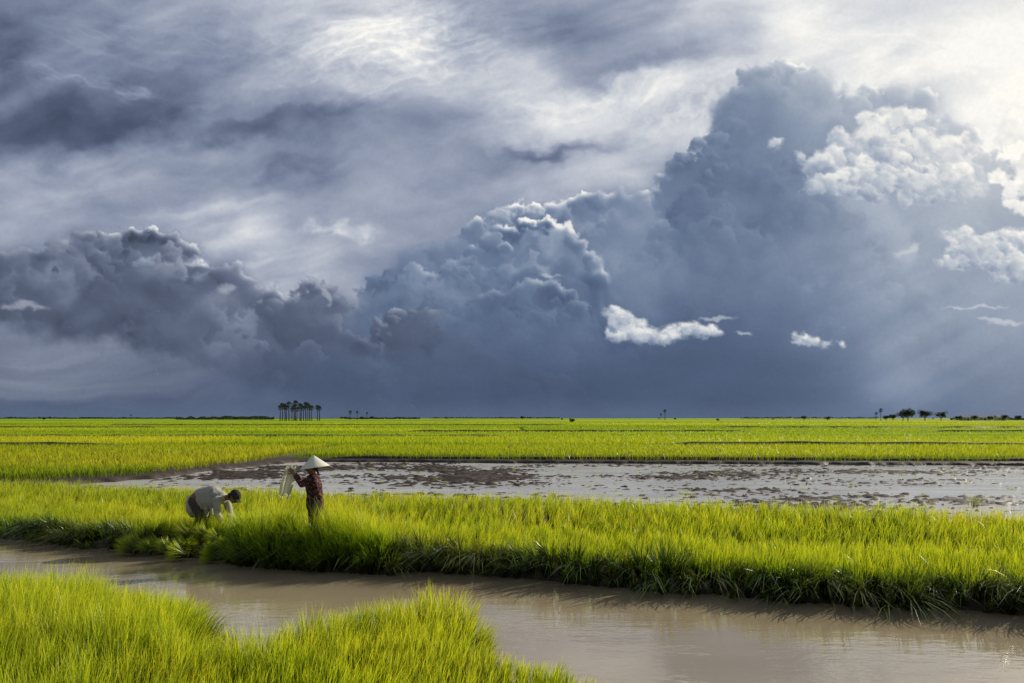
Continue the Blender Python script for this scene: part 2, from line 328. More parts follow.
def landmat():
    mt=newmat("paddy_soil"); P=pos(); x,y,z=sep(P)
    n=noise(P,1.5,6,.6,'3D'); nf=noise(P,14,5,.6,'3D')
    mud=ramp(n+(nf-.5)*.5,[(.25,(.024,.016,.010,1)),(.55,(.052,.035,.022,1)),(.8,(.09,.062,.038,1))])
    gr=ramp(noise(vm('MULTIPLY',P,(.02,.1,.1)),1,5,.6,'3D'),[(.3,(.06,.09,.008,1)),(.7,(.14,.17,.015,1))])
    c=mixc(smooth(y,44,50),mud,gr)
    out(princ(c,.6,.4,nf,.6,.03)); return mt
M_land=landmat()
def watermat(name,c1,c2,rough,bs,bd,k,ior=1.33):
    mt=newmat(name); P=pos(); x,y,z=sep(P)
    n=noise(vm('MULTIPLY',P,(.25,.5,1)),1,3,.5,'3D')
    c=ramp(n,[(.3,c1),(.7,c2)])
    r1=noise(vm('MULTIPLY',P,(2.2*k,6*k,1)),1,3,.5,'3D'); r2=noise(vm('MULTIPLY',P,(9*k,16*k,1)),1,2,.5,'3D')
    patch=smooth(noise(vm('MULTIPLY',P,(.2,.7,1)),1,2,.5,'3D'),.4,.65)
    out(princ(c,rough,.5,(r1+r2*.35)*(.25+patch*.75),bs,bd,IOR=ior)); return mt
M_water=watermat("muddy_water",(.31,.245,.155,1),(.43,.35,.235,1),.02,.5,.012,1,2.0)
M_pond=watermat("flooded_paddy_water",(.62,.60,.56,1),(.80,.78,.74,1),.12,1.0,.035,1.5,1.7)  # pale base colour stands in for bright sky reflected by the ripples
def fieldmat():
    mt=newmat("far_rice"); P=pos()
    at=NT.nodes.new('ShaderNodeAttribute'); at.attribute_name='blade'
    tt,rn,tint=sep(S(at.outputs['Vector']))
    n=noise(vm('MULTIPLY',P,(.5,1.2,1)),.5,8,.7,'3D'); n2=noise(vm('MULTIPLY',P,(.006,.02,1)),1,5,.6,'3D')
    t2=m('ADD',tint,(n2-.5)*1.6,True)
    c=mixc(t2,(.18,.34,.018,1),(.62,.64,.045,1))
    c=mixc(smooth(n,.4,.7)*.35,c,mixc(1.0,c,(.5,.6,.5,1),'MULTIPLY'))
    s=princ(c,.9,.05,n,.8,.3); out(s); return mt
M_field=fieldmat()

# ---------------- numpy helpers ----------------
TAB=rng.random((256,256))
def vnoise(x,y,sx,seed=0):
    x=np.asarray(x)*sx+seed*17.3; y=np.asarray(y)*sx+seed*9.1
    xi=np.floor(x).astype(int); yi=np.floor(y).astype(int); fx=x-xi; fy=y-yi
    fx=fx*fx*(3-2*fx); fy=fy*fy*(3-2*fy)
    a=TAB[xi%256,yi%256];b=TAB[(xi+1)%256,yi%256];c=TAB[xi%256,(yi+1)%256];e=TAB[(xi+1)%256,(yi+1)%256]
    return (a*(1-fx)+b*fx)*(1-fy)+(c*(1-fx)+e*fx)*fy
def fb(x,y,s,seed=0,o=4):
    t=0;a=.5;n=0
    for k in range(o): t=t+a*vnoise(x,y,s*2**k,seed+k); n+=a; a*=.5
    return t/n
def sstep(x,a,b):
    t=np.clip((x-a)/(b-a),0,1); return t*t*(3-2*t)
def psdf(px,py,poly):
    px=np.asarray(px,float);py=np.asarray(py,float)
    dd=np.full(px.shape,1e18); ins=np.zeros(px.shape,bool); n=len(poly)
    for i in range(n):
        ax,ay=poly[i];bx,by=poly[(i+1)%n]; ex,ey=bx-ax,by-ay
        t=np.clip(((px-ax)*ex+(py-ay)*ey)/(ex*ex+ey*ey),0,1)
        dd=np.minimum(dd,(px-ax-t*ex)**2+(py-ay-t*ey)**2)
        c=((ay>py)!=(by>py))
        if ey!=0: ins^=c&(px<ex*(py-ay)/ey+ax)
    return np.where(ins,1,-1)*np.sqrt(dd)
FG=[(-45,14),(-12,11.2),(-6.4,9.9),(-4.6,9.4),(-3.7,8.95),(-3.1,8.4),(-2.95,7.6),(-2.6,7.15),(-2.3,7.35),(-2.0,7.9),(-1.3,8.7),(-.75,8.8),(-.38,8.5),(-.30,7.9),(-.30,7.4),(-.08,7.0),(.42,6.6),(.95,6.2),(1.7,5.6),(4,3.2),(30,-2),(30,-60),(-60,-60),(-60,14)]
STRIP=[(-60,30),(-30,21.5),(-10.4,16.0),(-8,14.9),(-6.3,14.05),(-5.2,13.75),(-4.75,13.5),(-4.5,12.95),(-3.8,12.75),(-2.6,12.3),(-1.9,12.2),(-1.7,12.55),(-.2,12.0),(1.2,11.4),(2.6,10.9),(6.3,9.75),(14,7.2),(60,-8),(60,2),(20,13.2),(10.5,16.4),(4.4,18.6),(-.3,20.3),(-6,21.8),(-11.7,23.6),(-16.4,25.5),(-30,29),(-60,40)]
FAR=[(-9000,24),(-60,26),(-24,26.5),(-16.5,27.5),(-14.2,31.5),(-13.4,38),(-11.4,43.6),(0,42.2),(26,40),(60,37),(300,20),(9000,20),(9000,9500),(-9000,9500)]
def wob(x,y): return (fb(x,y,1.1,3)-.5)*.45+(fb(x,y,4,5)-.5)*.12
def lands(x,y):
    wv=wob(x,y)
    return psdf(x,y,FG)+wv*.6, psdf(x,y,STRIP)+wv, psdf(x,y,FAR)+wv*2
def ground(x,y):
    a,b,c=lands(x,y)
    z=-.35+.5*np.maximum.reduce([sstep(a,-.3,.15),sstep(b,-.35,.12),sstep(c,-.5,.25)])
    z=z+(fb(x,y,2.5,9)-.5)*.07
    pond=sstep(y-(17.5-.32*x),0,3)*sstep(-c,0,.6)*sstep(-b,0,.3)
    rough=.50*fb(x*.8,y*1.4,4.0,21,3)+.50*vnoise(x*.8+y*.3,y*1.1,8.7,27)
    mudz=-.050+(rough-.5)*.34+(fb(x*.6,y,.34,31,3)-.5)*.22
    z=np.where(pond>0.01,z*(1-pond)+np.minimum(mudz,.065)*pond,z)
    return z
def mkmesh(name,V,Fc,mat,blade=None,smooth_=True,kind=None,label=None,cat=None):
    me=bpy.data.meshes.new(name); nf=len(Fc); k=Fc.shape[1]
    me.vertices.add(len(V)); me.vertices.foreach_set('co',V.astype(np.float32).ravel())
    me.loops.add(nf*k); me.loops.foreach_set('vertex_index',Fc.astype(np.int32).ravel())
    me.polygons.add(nf); me.polygons.foreach_set('loop_start',np.arange(0,nf*k,k,dtype=np.int32))
    me.polygons.foreach_set('use_smooth',np.full(nf,smooth_))
    me.update(calc_edges=True)
    if blade is not None:
        at=me.attributes.new('blade','FLOAT_VECTOR','POINT'); at.data.foreach_set('vector',blade.astype(np.float32).ravel())
    me.materials.append(mat)
    ob=bpy.data.objects.new(name,me); COL.objects.link(ob)
    if kind: ob['kind']=kind
    if label: ob['label']=label
    if cat: ob['category']=cat
    return ob
def axis(segs,end,g=1.18):
    v=[segs[0][0]]
    for a,b,s in segs:
        v+=list(np.arange(a+s,b+1e-6,s))
    st=segs[-1][2]
    while v[-1]<end: st*=g; v.append(v[-1]+st)
    return v
xp=axis([(0,12,.11),(12,30,.15)],9000); xs=np.array([-v for v in xp[:0:-1]]+xp)
ys=np.array([-60,-30,-15,-8,-4,0]+axis([(2,16,.14),(16,46,.11)],9400))
GX,GY=np.meshgrid(xs,ys); GZ=ground(GX,GY)
ny,nx=GX.shape; idx=np.arange(nx*ny).reshape(ny,nx)
Q=np.stack([idx[:-1,:-1],idx[:-1,1:],idx[1:,1:],idx[1:,:-1]],-1).reshape(-1,4)
mkmesh("ground",np.stack([GX,GY,GZ],-1).reshape(-1,3),Q,M_land,kind="structure",label="flat muddy paddy land with low banks to the horizon",cat="ground")
def sheet(name,pts,mat,label):
    return mkmesh(name,np.array([(a,b,0) for a,b in pts],float),np.array([[0,1,2,3]]),mat,smooth_=False,kind="structure",label=label,cat="water")
L0=(-90,44.5);L1_=(90,-14.0)
sheet("channel_water",[(-90,-20),(90,-20),L1_,L0],M_water,"still muddy brown water in a channel between beds")
sheet("pond_water",[L0,L1_,(90,60),(-90,60)],M_pond,"rippled silvery water over a flooded ploughed paddy")

# ---- blades
def blades(px,py,pz,h,wd,ang,bend,ldx,ldy,segs,tint,rnd,tw=None):
    n=len(px); T=np.linspace(0,1,segs+1)
    V=np.zeros((n,segs+1,2,3)); B=np.zeros((n,segs+1,2,3))
    ca=np.cos(ang);sa=np.sin(ang)
    for k,t in enumerate(T):
        q=t*t
        cx=px+ldx*h*(.25*t+.75*q)*bend; cy=py+ldy*h*(.25*t+.75*q)*bend
        cz=pz+h*(t-.38*np.clip(bend,0,1.6)**1.6*q*t)
        ww=wd*(.55+.9*t-1.35*t**2.2) if k<segs else wd*.04
        for j,sg in enumerate((-.5,.5)):
            V[:,k,j,0]=cx+sg*ca*ww;V[:,k,j,1]=cy+sg*sa*ww;V[:,k,j,2]=cz
            B[:,k,j,0]=t;B[:,k,j,1]=rnd;B[:,k,j,2]=tint
    b=(np.arange(n)*(segs+1)*2)[:,None]+(np.arange(segs)*2)[None]
    Fc=np.stack([b,b+1,b+3,b+2],-1).reshape(-1,4)
    return V.reshape(-1,3),Fc,B.reshape(-1,3)
def grad(px,py,poly):
    e=.05
    gx=psdf(px+e,py,poly)-psdf(px-e,py,poly); gy=psdf(px,py+e,poly)-psdf(px,py-e,poly)
    l=np.sqrt(gx*gx+gy*gy)+1e-6; return -gx/l,-gy/l
def merge(parts):
    Vs=[];Fs=[];Bs=[];o=0
    for V,f,b in parts: Vs.append(V);Fs.append(f+o);Bs.append(b);o+=len(V)
    return np.concatenate(Vs),np.concatenate(Fs),np.concatenate(Bs)
def sow(x0,x1,y0,y1,dens,poly,keep=None,cell=.16,pl=.5):
    n=int((x1-x0)*(y1-y0)*dens); px=rng.uniform(x0,x1,n);py=rng.uniform(y0,y1,n)
    cx=np.floor(px/cell)*cell+cell/2; cy=np.floor(py/cell)*cell+cell/2
    jx=(vnoise(cx,cy,7.3,1)-.5)*cell*.8; jy=(vnoise(cx,cy,7.3,2)-.5)*cell*.8
    px=px*(1-pl)+(cx+jx)*pl+rng.normal(0,.012,n); py=py*(1-pl)+(cy+jy)*pl+rng.normal(0,.012,n)
    sd=psdf(px,py,poly)+wob(px,py)*(.6 if poly is FG else 1); k=sd>-.1
    if keep is not None: k&=keep(px,py,sd)
    return px[k],py[k],sd[k]
def grow(px,py,sd,poly,hgt,wd,segs,tint,edge=.5,wind=.35,bendv=.5,dark=0.0,cl=1.8):  # dark: extra darkening of blade colour, painting shade on bank fronts
    n=len(px); gx,gy=grad(px,py,poly)
    ef=np.clip(1-sd/edge,0,1)
    wa=fb(px,py,.35,11,2)*3.5-1.0
    th=rng.uniform(0,2*math.pi,n); rr=rng.uniform(0,1,n)
    c1=(vnoise(px,py,5.5,51)-.5)*cl; c2=(vnoise(px,py,5.5,52)-.5)*cl
    lx=np.cos(th)*.8*rr+wind*np.cos(wa)+gx*ef*1.3+c1; ly=np.sin(th)*.8*rr+wind*np.sin(wa)*.4+gy*ef*1.3+c2
    l=np.sqrt(lx*lx+ly*ly)+1e-6
    bend=bendv*(.35+rng.random(n)*.9)*np.clip(l,.3,1.6)
    h=hgt*rng.uniform(.6,1.16,n)*(.80+.40*vnoise(px,py,6.2,53))
    return blades(px,py,ground(px,py)-.02,h,wd*rng.uniform(.7,1.3,n),rng.uniform(0,math.pi,n),bend,lx/l,ly/l,segs,tint,rng.random(n)+dark)
# foreground bank
px,py,sd=sow(-10,3.4,3.6,11.6,1900,FG,None,.13,.4)
h=.48+.24*(fb(px,py,.8,13,3)-.5)*2; h*=.7+.3*sstep(sd,0,.4); h*=1-.15*sstep(-py,-7,-5); h*=1-.22*sstep(px,-.6,-.2)*sstep(-py,-7.9,-7.3); h*=1-.20*np.exp(-((px+2.65)/.5)**2-((py-7.0)/.9)**2)
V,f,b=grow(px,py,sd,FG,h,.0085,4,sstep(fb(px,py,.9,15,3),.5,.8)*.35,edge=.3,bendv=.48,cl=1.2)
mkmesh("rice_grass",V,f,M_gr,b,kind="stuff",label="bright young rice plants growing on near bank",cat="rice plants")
# strip
def blk(px,py): return sstep(px,-4.80,-4.62)*(1-sstep(px+.25*(py-12.5),-2.15,-1.85))*(1-sstep(py+.15*px,12.7,13.2))
def hs(px,py,sd):
    h=.43+.14*(fb(px,py,.5,17,3)-.5)*2
    h=h*(1-.18*sstep(px,-1.9,-1.6)*(1-sstep(px,-.2,1.0))*(1-sstep(sd,.3,1.2)))
    h=h+.36*blk(px,py)*(.7+.6*fb(px,py,1.6,77,2))
    return h*(.65+.35*sstep(sd,0,.3))
notch=lambda x,y,s: ~(((((x+5.38)/.42)**2+((y-14.62)/.20)**2)<1)|((s<.42)&(x>-6.7)&(x<-4.72)&(y>13)&(y<14.5)))
notw=lambda x,y,s: ~((((x+3.3)/.24)**2+((y-13.2)/.2)**2)<1)
both=lambda x,y,s: notch(x,y,s)&notw(x,y,s)
pa=[]
face_shade=lambda px,py,sd: 1.1*(1-sstep(sd,.05,.45))  # shade of the strip's front face, painted as darker blades near the edge
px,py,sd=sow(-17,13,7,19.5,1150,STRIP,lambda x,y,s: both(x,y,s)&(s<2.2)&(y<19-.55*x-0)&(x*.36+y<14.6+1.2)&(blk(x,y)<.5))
pa.append(grow(px,py,sd,STRIP,hs(px,py,sd),.009,3,sstep(fb(px,py,.7,19,3),.5,.8)*.4,edge=.35,bendv=.47,dark=face_shade(px,py,sd)))
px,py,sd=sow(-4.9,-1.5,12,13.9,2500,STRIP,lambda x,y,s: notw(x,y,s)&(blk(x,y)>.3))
pa.append(grow(px,py,sd,STRIP,hs(px,py,sd)*1.05,.010,5,.15+sstep(fb(px,py,.7,19,3),.5,.8)*.3,edge=.55,bendv=.56,wind=.25,dark=1.3*(1-sstep(sd,.0,.5)),cl=2.4))  # clump's shaded front is put into the blade colour through dark
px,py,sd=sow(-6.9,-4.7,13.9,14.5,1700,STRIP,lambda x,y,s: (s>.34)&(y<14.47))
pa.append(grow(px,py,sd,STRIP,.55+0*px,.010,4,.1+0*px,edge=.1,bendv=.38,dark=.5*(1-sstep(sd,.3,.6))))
px,py,sd=sow(-20,15,8,28,400,STRIP,lambda x,y,s: both(x,y,s)&(x*.36+y>=13.6),.24)
pa.append(grow(px,py,sd,STRIP,hs(px,py,sd),.013,3,sstep(fb(px,py,.7,19,3),.42,.75)*.5,edge=.45))
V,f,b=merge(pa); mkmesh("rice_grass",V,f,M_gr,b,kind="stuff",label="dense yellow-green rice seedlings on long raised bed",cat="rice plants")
# weeds on the bank face
pa=[]
px,py,sd=sow(-17,13,6.5,17,1000,STRIP,lambda x,y,s:(s<.34)&(x*.36+y<14)&notch(x,y,s)&(fb(x,y,.9,41,2)+.02*x>.30),.22,.6)
pa.append(grow(px,py,sd,STRIP,.22+.46*fb(px,py,1.5,23,2),.018,4,sstep(fb(px,py,2,27,2),.4,.8)*.8,edge=.6,wind=.1,bendv=1.0))
px,py,sd=sow(-1.5,13,6.5,13,260,STRIP,lambda x,y,s:(s<.22)&(x*.36+y<14)&(fb(x,y,1.3,43,2)>.45),.3,.75)
pa.append(grow(px,py,sd,STRIP,.35+.40*fb(px,py,1.5,29,2),.030,5,0*px,edge=.8,wind=.1,bendv=1.15))
V,f,b=merge(pa)
mkmesh("weed_fringe",V,f,M_weed,b,kind="stuff",label="dark arching weeds hanging over muddy waterline",cat="weeds")
cx=np.concatenate([[7.9,8.9,-6.6,4.6,10.3,12.5,1.2],rng.uniform(-8,22,60)]);cy=np.concatenate([[19.6,18.4,24,21,20,21.5,23.8],rng.uniform(19,40,60)])
k_=(cy>21.5-.32*cx)|(np.arange(67)<7); cx=cx[k_];cy=cy[k_]; q_=len(cx); hh_=np.where(np.arange(q_)<7,.5,.16)
px=(cx[:,None]+rng.normal(0,.05,(q_,40))).ravel();py=(cy[:,None]+rng.normal(0,.05,(q_,40))).ravel(); n=len(px);th=rng.uniform(0,6.28,n); hh_=np.repeat(hh_,40)
V,f,b=blades(px,py,np.full(n,-.05),hh_*rng.uniform(.4,1,n),np.full(n,.012),rng.uniform(0,3,n),rng.uniform(.1,.8,n),np.cos(th),np.sin(th),3,rng.random(n)*.2,rng.random(n))
mkmesh("pond_weeds",V,f,M_gr,b,kind="stuff",label="small green tufts sprouting from flooded mud",cat="weeds")
# far fields
rowsY=[(28,60),(62,86),(90,118),(123,165),(171,225),(233,310),(320,430),(442,600),(615,900),(925,1500),(1535,2600),(2650,4500),(4560,9000)]
SV=[];SF=[];SB=[];o=0; slabs=[]
for i,(y0,y1) in enumerate(rowsY):
    x=-y1*1.1-60; first=True
    while x<y1*1.1+60:
        wdt=(y1-y0)*random.uniform(1.5,4)+20
        x2=x+wdt; tint=random.choice([.05,.2,.35,.5,.75])
        if i==0:
            x2=-13.0 if first else 9999
            tint=.10 if x>-14 else .55
        if i==1: tint=.22 if x>-30 else .7
        if i==2: tint=.5 if x>-10 else .3
        hh=.5+random.uniform(-.08,.12) if i else .50
        j=(y1-y0)*random.uniform(-.08,.08) if i>1 else 0
        slabs.append((x+.4,min(x2-.4,y1*1.1+60),y0+j,y1+j,hh,tint)); first=False
        x=x2
PL=[(-300,26.5),(-60,26.8),(-24,27.3),(-17.2,28.6),(-14.8,32.0),(-14.0,38),(-12.2,44.5),(-12.2,60),(-300,60)]
PR=lambda x1:[(-12.2,44.4),(0,43.2),(26,41),(60,38),(x1,36),(x1,60),(-12.2,60)]
for (x0,x1,y0,y1,hh,tint) in slabs:
    if y0<87: continue
    poly=[(x0,y0),(x1,y0),(x1,y1),(x0,y1)]
    n=len(poly); cxx=sum(p[0] for p in poly)/n; cyy=sum(p[1] for p in poly)/n
    for q in range(n):
        a=poly[q];c=poly[(q+1)%n]
        SV+=[(a[0],a[1],hh*.7),(c[0],c[1],hh*.7),(cxx,cyy,hh*.7),(a[0],a[1],0.05),(c[0],c[1],0.05)]
        SF+=[(o,o+1,o+2),(o+3,o+4,o+1,o)]
        SB+=[(1,0,tint)]*5; o+=5
me=bpy.data.meshes.new("rice_field"); me.from_pydata(SV,[],SF)
at=me.attributes.new('blade','FLOAT_VECTOR','POINT'); at.data.foreach_set('vector',np.array(SB,np.float32).ravel())
me.materials.append(M_field); fo=bpy.data.objects.new("rice_field",me); COL.objects.link(fo)
fo['kind']="structure"; fo['label']="level green and yellow rice paddies reaching the horizon"; fo['category']="rice field"
pa=[]
for (x0,x1,y0,y1,hh,tint) in slabs:
    if y0>420: continue
    a0=max(x0,-y1*.72-6);a1=min(x1,y1*.72+6)
    if a1<=a0: continue
    ym=(y0+y1)/2; dens=36 if y0<60 else (24 if y0<70 else 900/ym/(1+ym/120))
    n=int((a1-a0)*(y1-y0)*dens); n=min(n,110000)
    px=rng.uniform(a0,a1,n);py=y0+(y1-y0)*rng.random(n)**1.3
    if y0==28:
        if x0>-14: py=36+(60-36)*rng.random(n)
        k=psdf(px,py,PL if x0<-14 else PR(x1))+(fb(px,py,.4,8,3)-.5)*1.2>-.1
        px=px[k];py=py[k]
    n=len(px)
    if n==0: continue
    th=rng.uniform(0,6.28,n); sc_=max(1,ym/55)
    tv=np.clip(tint+1.3*(fb(px*.35,py,.06,3,4)-.5),0,1)
    if y0==28 and x0<-14: tv=np.where(py<33.5,.1,tv)
    rv=np.clip((1-tv)*1.0+rng.uniform(-.35,.3,n),0,1.4)
    V,f,b=blades(px,py,np.full(n,.1)+.25*(sc_>1.5),(hh-.02)*rng.uniform(.7,1.15,n)*(1 if sc_<1.6 else .6),.035*sc_*rng.uniform(.6,1.4,n),rng.uniform(-.9,.9,n),rng.uniform(.1,.6,n),np.cos(th),np.sin(th),2,tv*.6,rv)
    b[:,0]=np.maximum(b[:,0],.6 if y0>60 else .5); b[:,0]=np.minimum(b[:,0],.93)
    pa.append((V,f,b))
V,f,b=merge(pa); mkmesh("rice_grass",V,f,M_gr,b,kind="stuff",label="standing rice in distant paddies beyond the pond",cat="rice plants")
# low earth dykes between paddies
for (xa,xb,yy,hz_) in [(-62,-26,61.0,.62),(8,52,61.2,.62),(-70,4,88.3,.63),(-20,40,120.6,.66),(60,105,121,.68),(-160,-70,168,.72),(40,150,168.4,.72),(-120,20,229,.8),(-14,60,44.0,.32)]:
    n=int((xb-xa)/1.2)+2; xx=np.linspace(xa,xb,n); ww=.45*yy/60
    prof=[(-ww,0),(-ww*.55,.85),(ww*.55,.9),(ww,0)]
    V=np.zeros((n,4,3)); hv=hz_*(.80+.4*fb(xx,xx*0+yy,.35,61,3))*np.clip(np.minimum(xx-xa,xb-xx)/6,.1,1); off=(fb(xx,xx*0+yy,.05,63,3)-.5)*6
    if yy<50: off=off*.1-xx*.075-.3
    for j,(a_,b_) in enumerate(prof): V[:,j,0]=xx;V[:,j,1]=yy+off+a_;V[:,j,2]=hv*b_
    b0=(np.arange(n-1)*4)[:,None]+np.arange(3)[None]; Fc=np.stack([b0,b0+4,b0+5,b0+1],-1).reshape(-1,4)
    o_=mkmesh("earth_dyke",V.reshape(-1,3),Fc,M_land,label="low dark earth dyke dividing two rice paddies",cat="dyke"); o_['group']="earth dykes between paddies"

# ---------------- generic solid builders ----------------
def ball(bm,c,r,rot=None,seg=16):
    if not hasattr(r,'__len__'): r=(r,r,r)
    M=Matrix.Translation(c)@(rot.to_4x4() if rot else Matrix.Identity(4))@Matrix.Diagonal((*r,1))
    bmesh.ops.create_uvsphere(bm,u_segments=seg,v_segments=seg//2+2,radius=1,matrix=M)
def tube(bm,p0,p1,r0,r1,seg=12,caps=True):
    p0=Vector(p0);p1=Vector(p1);dd=p1-p0
    if dd.length<1e-5: return
    q=dd.to_track_quat('Z','Y').to_matrix().to_4x4()
    M=Matrix.Translation((p0+p1)/2)@q
    bmesh.ops.create_cone(bm,cap_ends=True,segments=seg,radius1=r0,radius2=r1,depth=dd.length,matrix=M)
    if caps: ball(bm,p0,r0,seg=seg); ball(bm,p1,r1,seg=seg)
def chain(bm,pts,rs,seg=12):
    for i in range(len(pts)-1): tube(bm,pts[i],pts[i+1],rs[i],rs[i+1],seg)
def solid(name,bm,mat,voxel=None,smooth_it=2,parent=None,smoothsh=True):
    me=bpy.data.meshes.new(name); bm.to_mesh(me); bm.free()
    ob=bpy.data.objects.new(name,me); COL.objects.link(ob)
    if voxel:
        r=ob.modifiers.new('r','REMESH'); r.mode='VOXEL'; r.voxel_size=voxel; r.use_smooth_shade=True
        s=ob.modifiers.new('s','SMOOTH'); s.factor=.5; s.iterations=smooth_it
        dg=bpy.context.evaluated_depsgraph_get(); nm=bpy.data.meshes.new_from_object(ob.evaluated_get(dg))
        ob.modifiers.clear(); ob.data=nm; bpy.data.meshes.remove(me); nm.name=name; me=nm
    me.materials.clear(); me.materials.append(mat)
    me.polygons.foreach_set('use_smooth',[smoothsh]*len(me.polygons))
    if parent: ob.parent=parent
    return ob
def empty(name,loc,label,cat,rot=0,group=None,kind=None):
    e=bpy.data.objects.new(name,None); COL.objects.link(e); e.location=loc; e.rotation_euler=(0,0,rot)
    e.empty_display_size=.2; e['label']=label; e['category']=cat
    if group: e['group']=group
    if kind: e['kind']=kind
    return e
M_skin=simple("skin",(.20,.10,.06,1),(.26,.135,.08,1),20,.5,.35,.1)
M_hair=simple("hair",(.012,.01,.009,1),(.025,.02,.018,1),60,.5,.3)
def clothmat(name,c1,c2,c3,scale,spots):
    mt=newmat(name); o=objco(); v=noise(o,scale,4,.6,'3D'); n=noise(o,9,3,.5,'3D')
    k=smooth(v,.5,.58) if spots else v
    c=mixc(k,c1,c2); c=mixc(smooth(n,.4,.7)*.5,c,c3)
    out(princ(c,.85,.1,n+v*.2,.5,.02)); return mt
M_shirtw=clothmat("patterned_shirt",(.035,.012,.016,1),(.20,.11,.10,1),(.05,.018,.025,1),30,True)
M_trou=clothmat("dark_trousers",(.02,.02,.028,1),(.04,.04,.05,1),(.03,.03,.03,1),20,False)
M_shirtm=clothmat("grey_beige_shirt",(.36,.345,.31,1),(.47,.45,.40,1),(.25,.24,.22,1),12,False)
M_trou2=clothmat("olive_trousers",(.07,.06,.05,1),(.10,.09,.07,1),(.05,.045,.04,1),14,False)
M_cap=clothmat("dark_grey_cap",(.035,.033,.032,1),(.06,.057,.055,1),(.025,.024,.023,1),30,False)
mt=newmat("palm_leaf_hat"); o=objco(); ox,oy,oz=sep(o)
rad=m('SQRT',ox*ox+oy*oy); ringn=m('SINE',rad*260.0); ray=m('SINE',m('ARCTAN2',oy,ox)*48.0)
c=mixc(smooth(ringn,-.2,1)*.2,(.93,.91,.84,1),(.74,.68,.56,1)); c=mixc(smooth(ray,.6,1)*.15,c,(.6,.54,.42,1))
sh=princ(c,.6,.2,ringn,.3,.003); tn=NT.nodes.new('ShaderNodeBsdfTranslucent'); setin(tn.inputs[0],c); out(mixs(.25,sh,tn.outputs[0])); M_hat=mt
M_clo=simple("pale_cream_cloth",(.90,.88,.74,1),(.95,.94,.84,1),9,.8,.1,.5,.01,.6)

def hand(bm,wrist,dirv,nrm,side,curl=.7,s=1.0):
    dirv=Vector(dirv).normalized(); nrm=Vector(nrm).normalized(); lat=dirv.cross(nrm).normalized()*side
    nrm=lat.cross(dirv).normalized()*(1 if lat.cross(dirv).dot(nrm)>0 else -1)
    wrist=Vector(wrist); L=.085*s
    for k in (-.027,-.009,.009,.027):
        tube(bm,wrist+lat*k*.6*s,wrist+dirv*L+lat*k*s,.013*s,.0115*s,8)
    for k,ln in zip((.030,.010,-.010,-.029),(.068,.078,.072,.056)):
        p=wrist+dirv*L+lat*k*s; a=curl*.5; dd=dirv
        for q,fr_ in enumerate((.45,.31,.24)):
            dd=(dirv*math.cos(a)+nrm*math.sin(a)).normalized(); p2=p+dd*ln*fr_*s*1.05
            tube(bm,p,p2,(.0092-.0008*q)*s,(.0086-.0008*q)*s,8); p=p2; a+=curl*.75
    p=wrist+dirv*.028*s+lat*.030*s
    d1=(dirv*.55+lat*.8+nrm*.35).normalized(); p2=p+d1*.036*s; tube(bm,p,p2,.0125*s,.0105*s,8)
    d2=(dirv*.85+lat*.25+nrm*.6).normalized(); tube(bm,p2,p2+d2*.03*s,.0105*s,.0085*s,8)
def head(bm,c,fwd,up,s=1.0):
    fwd=Vector(fwd).normalized(); up=Vector(up).normalized(); lat=fwd.cross(up).normalized(); up=lat.cross(fwd).normalized()
    R=Matrix((lat,fwd,up)).transposed(); c=Vector(c)
    P=lambda a,b,d_: c+(lat*a+fwd*b+up*d_)*s
    ball(bm,P(0,-.008,.03),(.074*s,.092*s,.085*s),R)
    ball(bm,P(0,.018,-.03),(.060*s,.070*s,.075*s),R)
    ball(bm,P(0,.05,-.082),(.03*s,.03*s,.022*s),R)
    tube(bm,P(0,.082,.018),P(0,.104,-.022),.009*s,.015*s,8)
    for q in(-1,1):
        ball(bm,P(q*.012,.092,-.026),.010*s,seg=8)
        ball(bm,P(q*.030,.072,.022),(.014*s,.012*s,.008*s),R,8)
        ball(bm,P(q*.031,.078,.040),(.020*s,.010*s,.006*s),R,8)
        ball(bm,P(q*.045,.05,-.02),(.022*s,.022*s,.018*s),R,8)
        ball(bm,P(q*.076,-.01,.0),(.009*s,.018*s,.032*s),R,8)
    ball(bm,P(0,.086,-.050),(.024*s,.010*s,.006*s),R,8); ball(bm,P(0,.084,-.060),(.020*s,.010*s,.007*s),R,8)
    return P,R
def eyes(parent,P,s=1.0):
    for q in(-1,1):
        bm=bmesh.new(); ball(bm,P(q*.030,.080,.020),.0085*s,seg=8); solid("eye",bm,M_hair,parent=parent)

# ---------------- woman ----------------
wx,wy=-3.27,13.2; wz=float(ground(np.array([wx]),np.array([wy]))[0])+.01
W=empty("person",(wx,wy,wz),"person in conical hat and dark patterned shirt lifting pale cloth","person",rot=math.radians(12))
bm=bmesh.new()
for q in(-1,1):
    chain(bm,[(0,q*.09,.86),(-.02,q*.09,.45),(.02,q*.09,.08)],[.085,.052,.034]); tube(bm,(.03,q*.09,.04),(-.14,q*.10,.03),.034,.028)
chain(bm,[(0,0,.86),(0,0,.98),(-.02,0,1.14),(-.02,0,1.24)],[.125,.11,.12,.09])
tube(bm,(-.02,-.13,1.235),(-.02,.13,1.235),.055,.055)
ball(bm,(-.01,0,1.12),(.10,.155,.15)); ball(bm,(0,0,.87),(.115,.15,.11))
chain(bm,[(-.02,0,1.24),(-.035,0,1.34)],[.052,.046])
eN,wN=(-.20,-.20,1.16),(-.33,-.11,1.33); eF,wF=(-.21,.19,1.16),(-.34,.05,1.34)
for q,e_,w_ in((-1,eN,wN),(1,eF,wF)):
    chain(bm,[(-.02,q*.155,1.235),e_,w_],[.047,.036,.024])
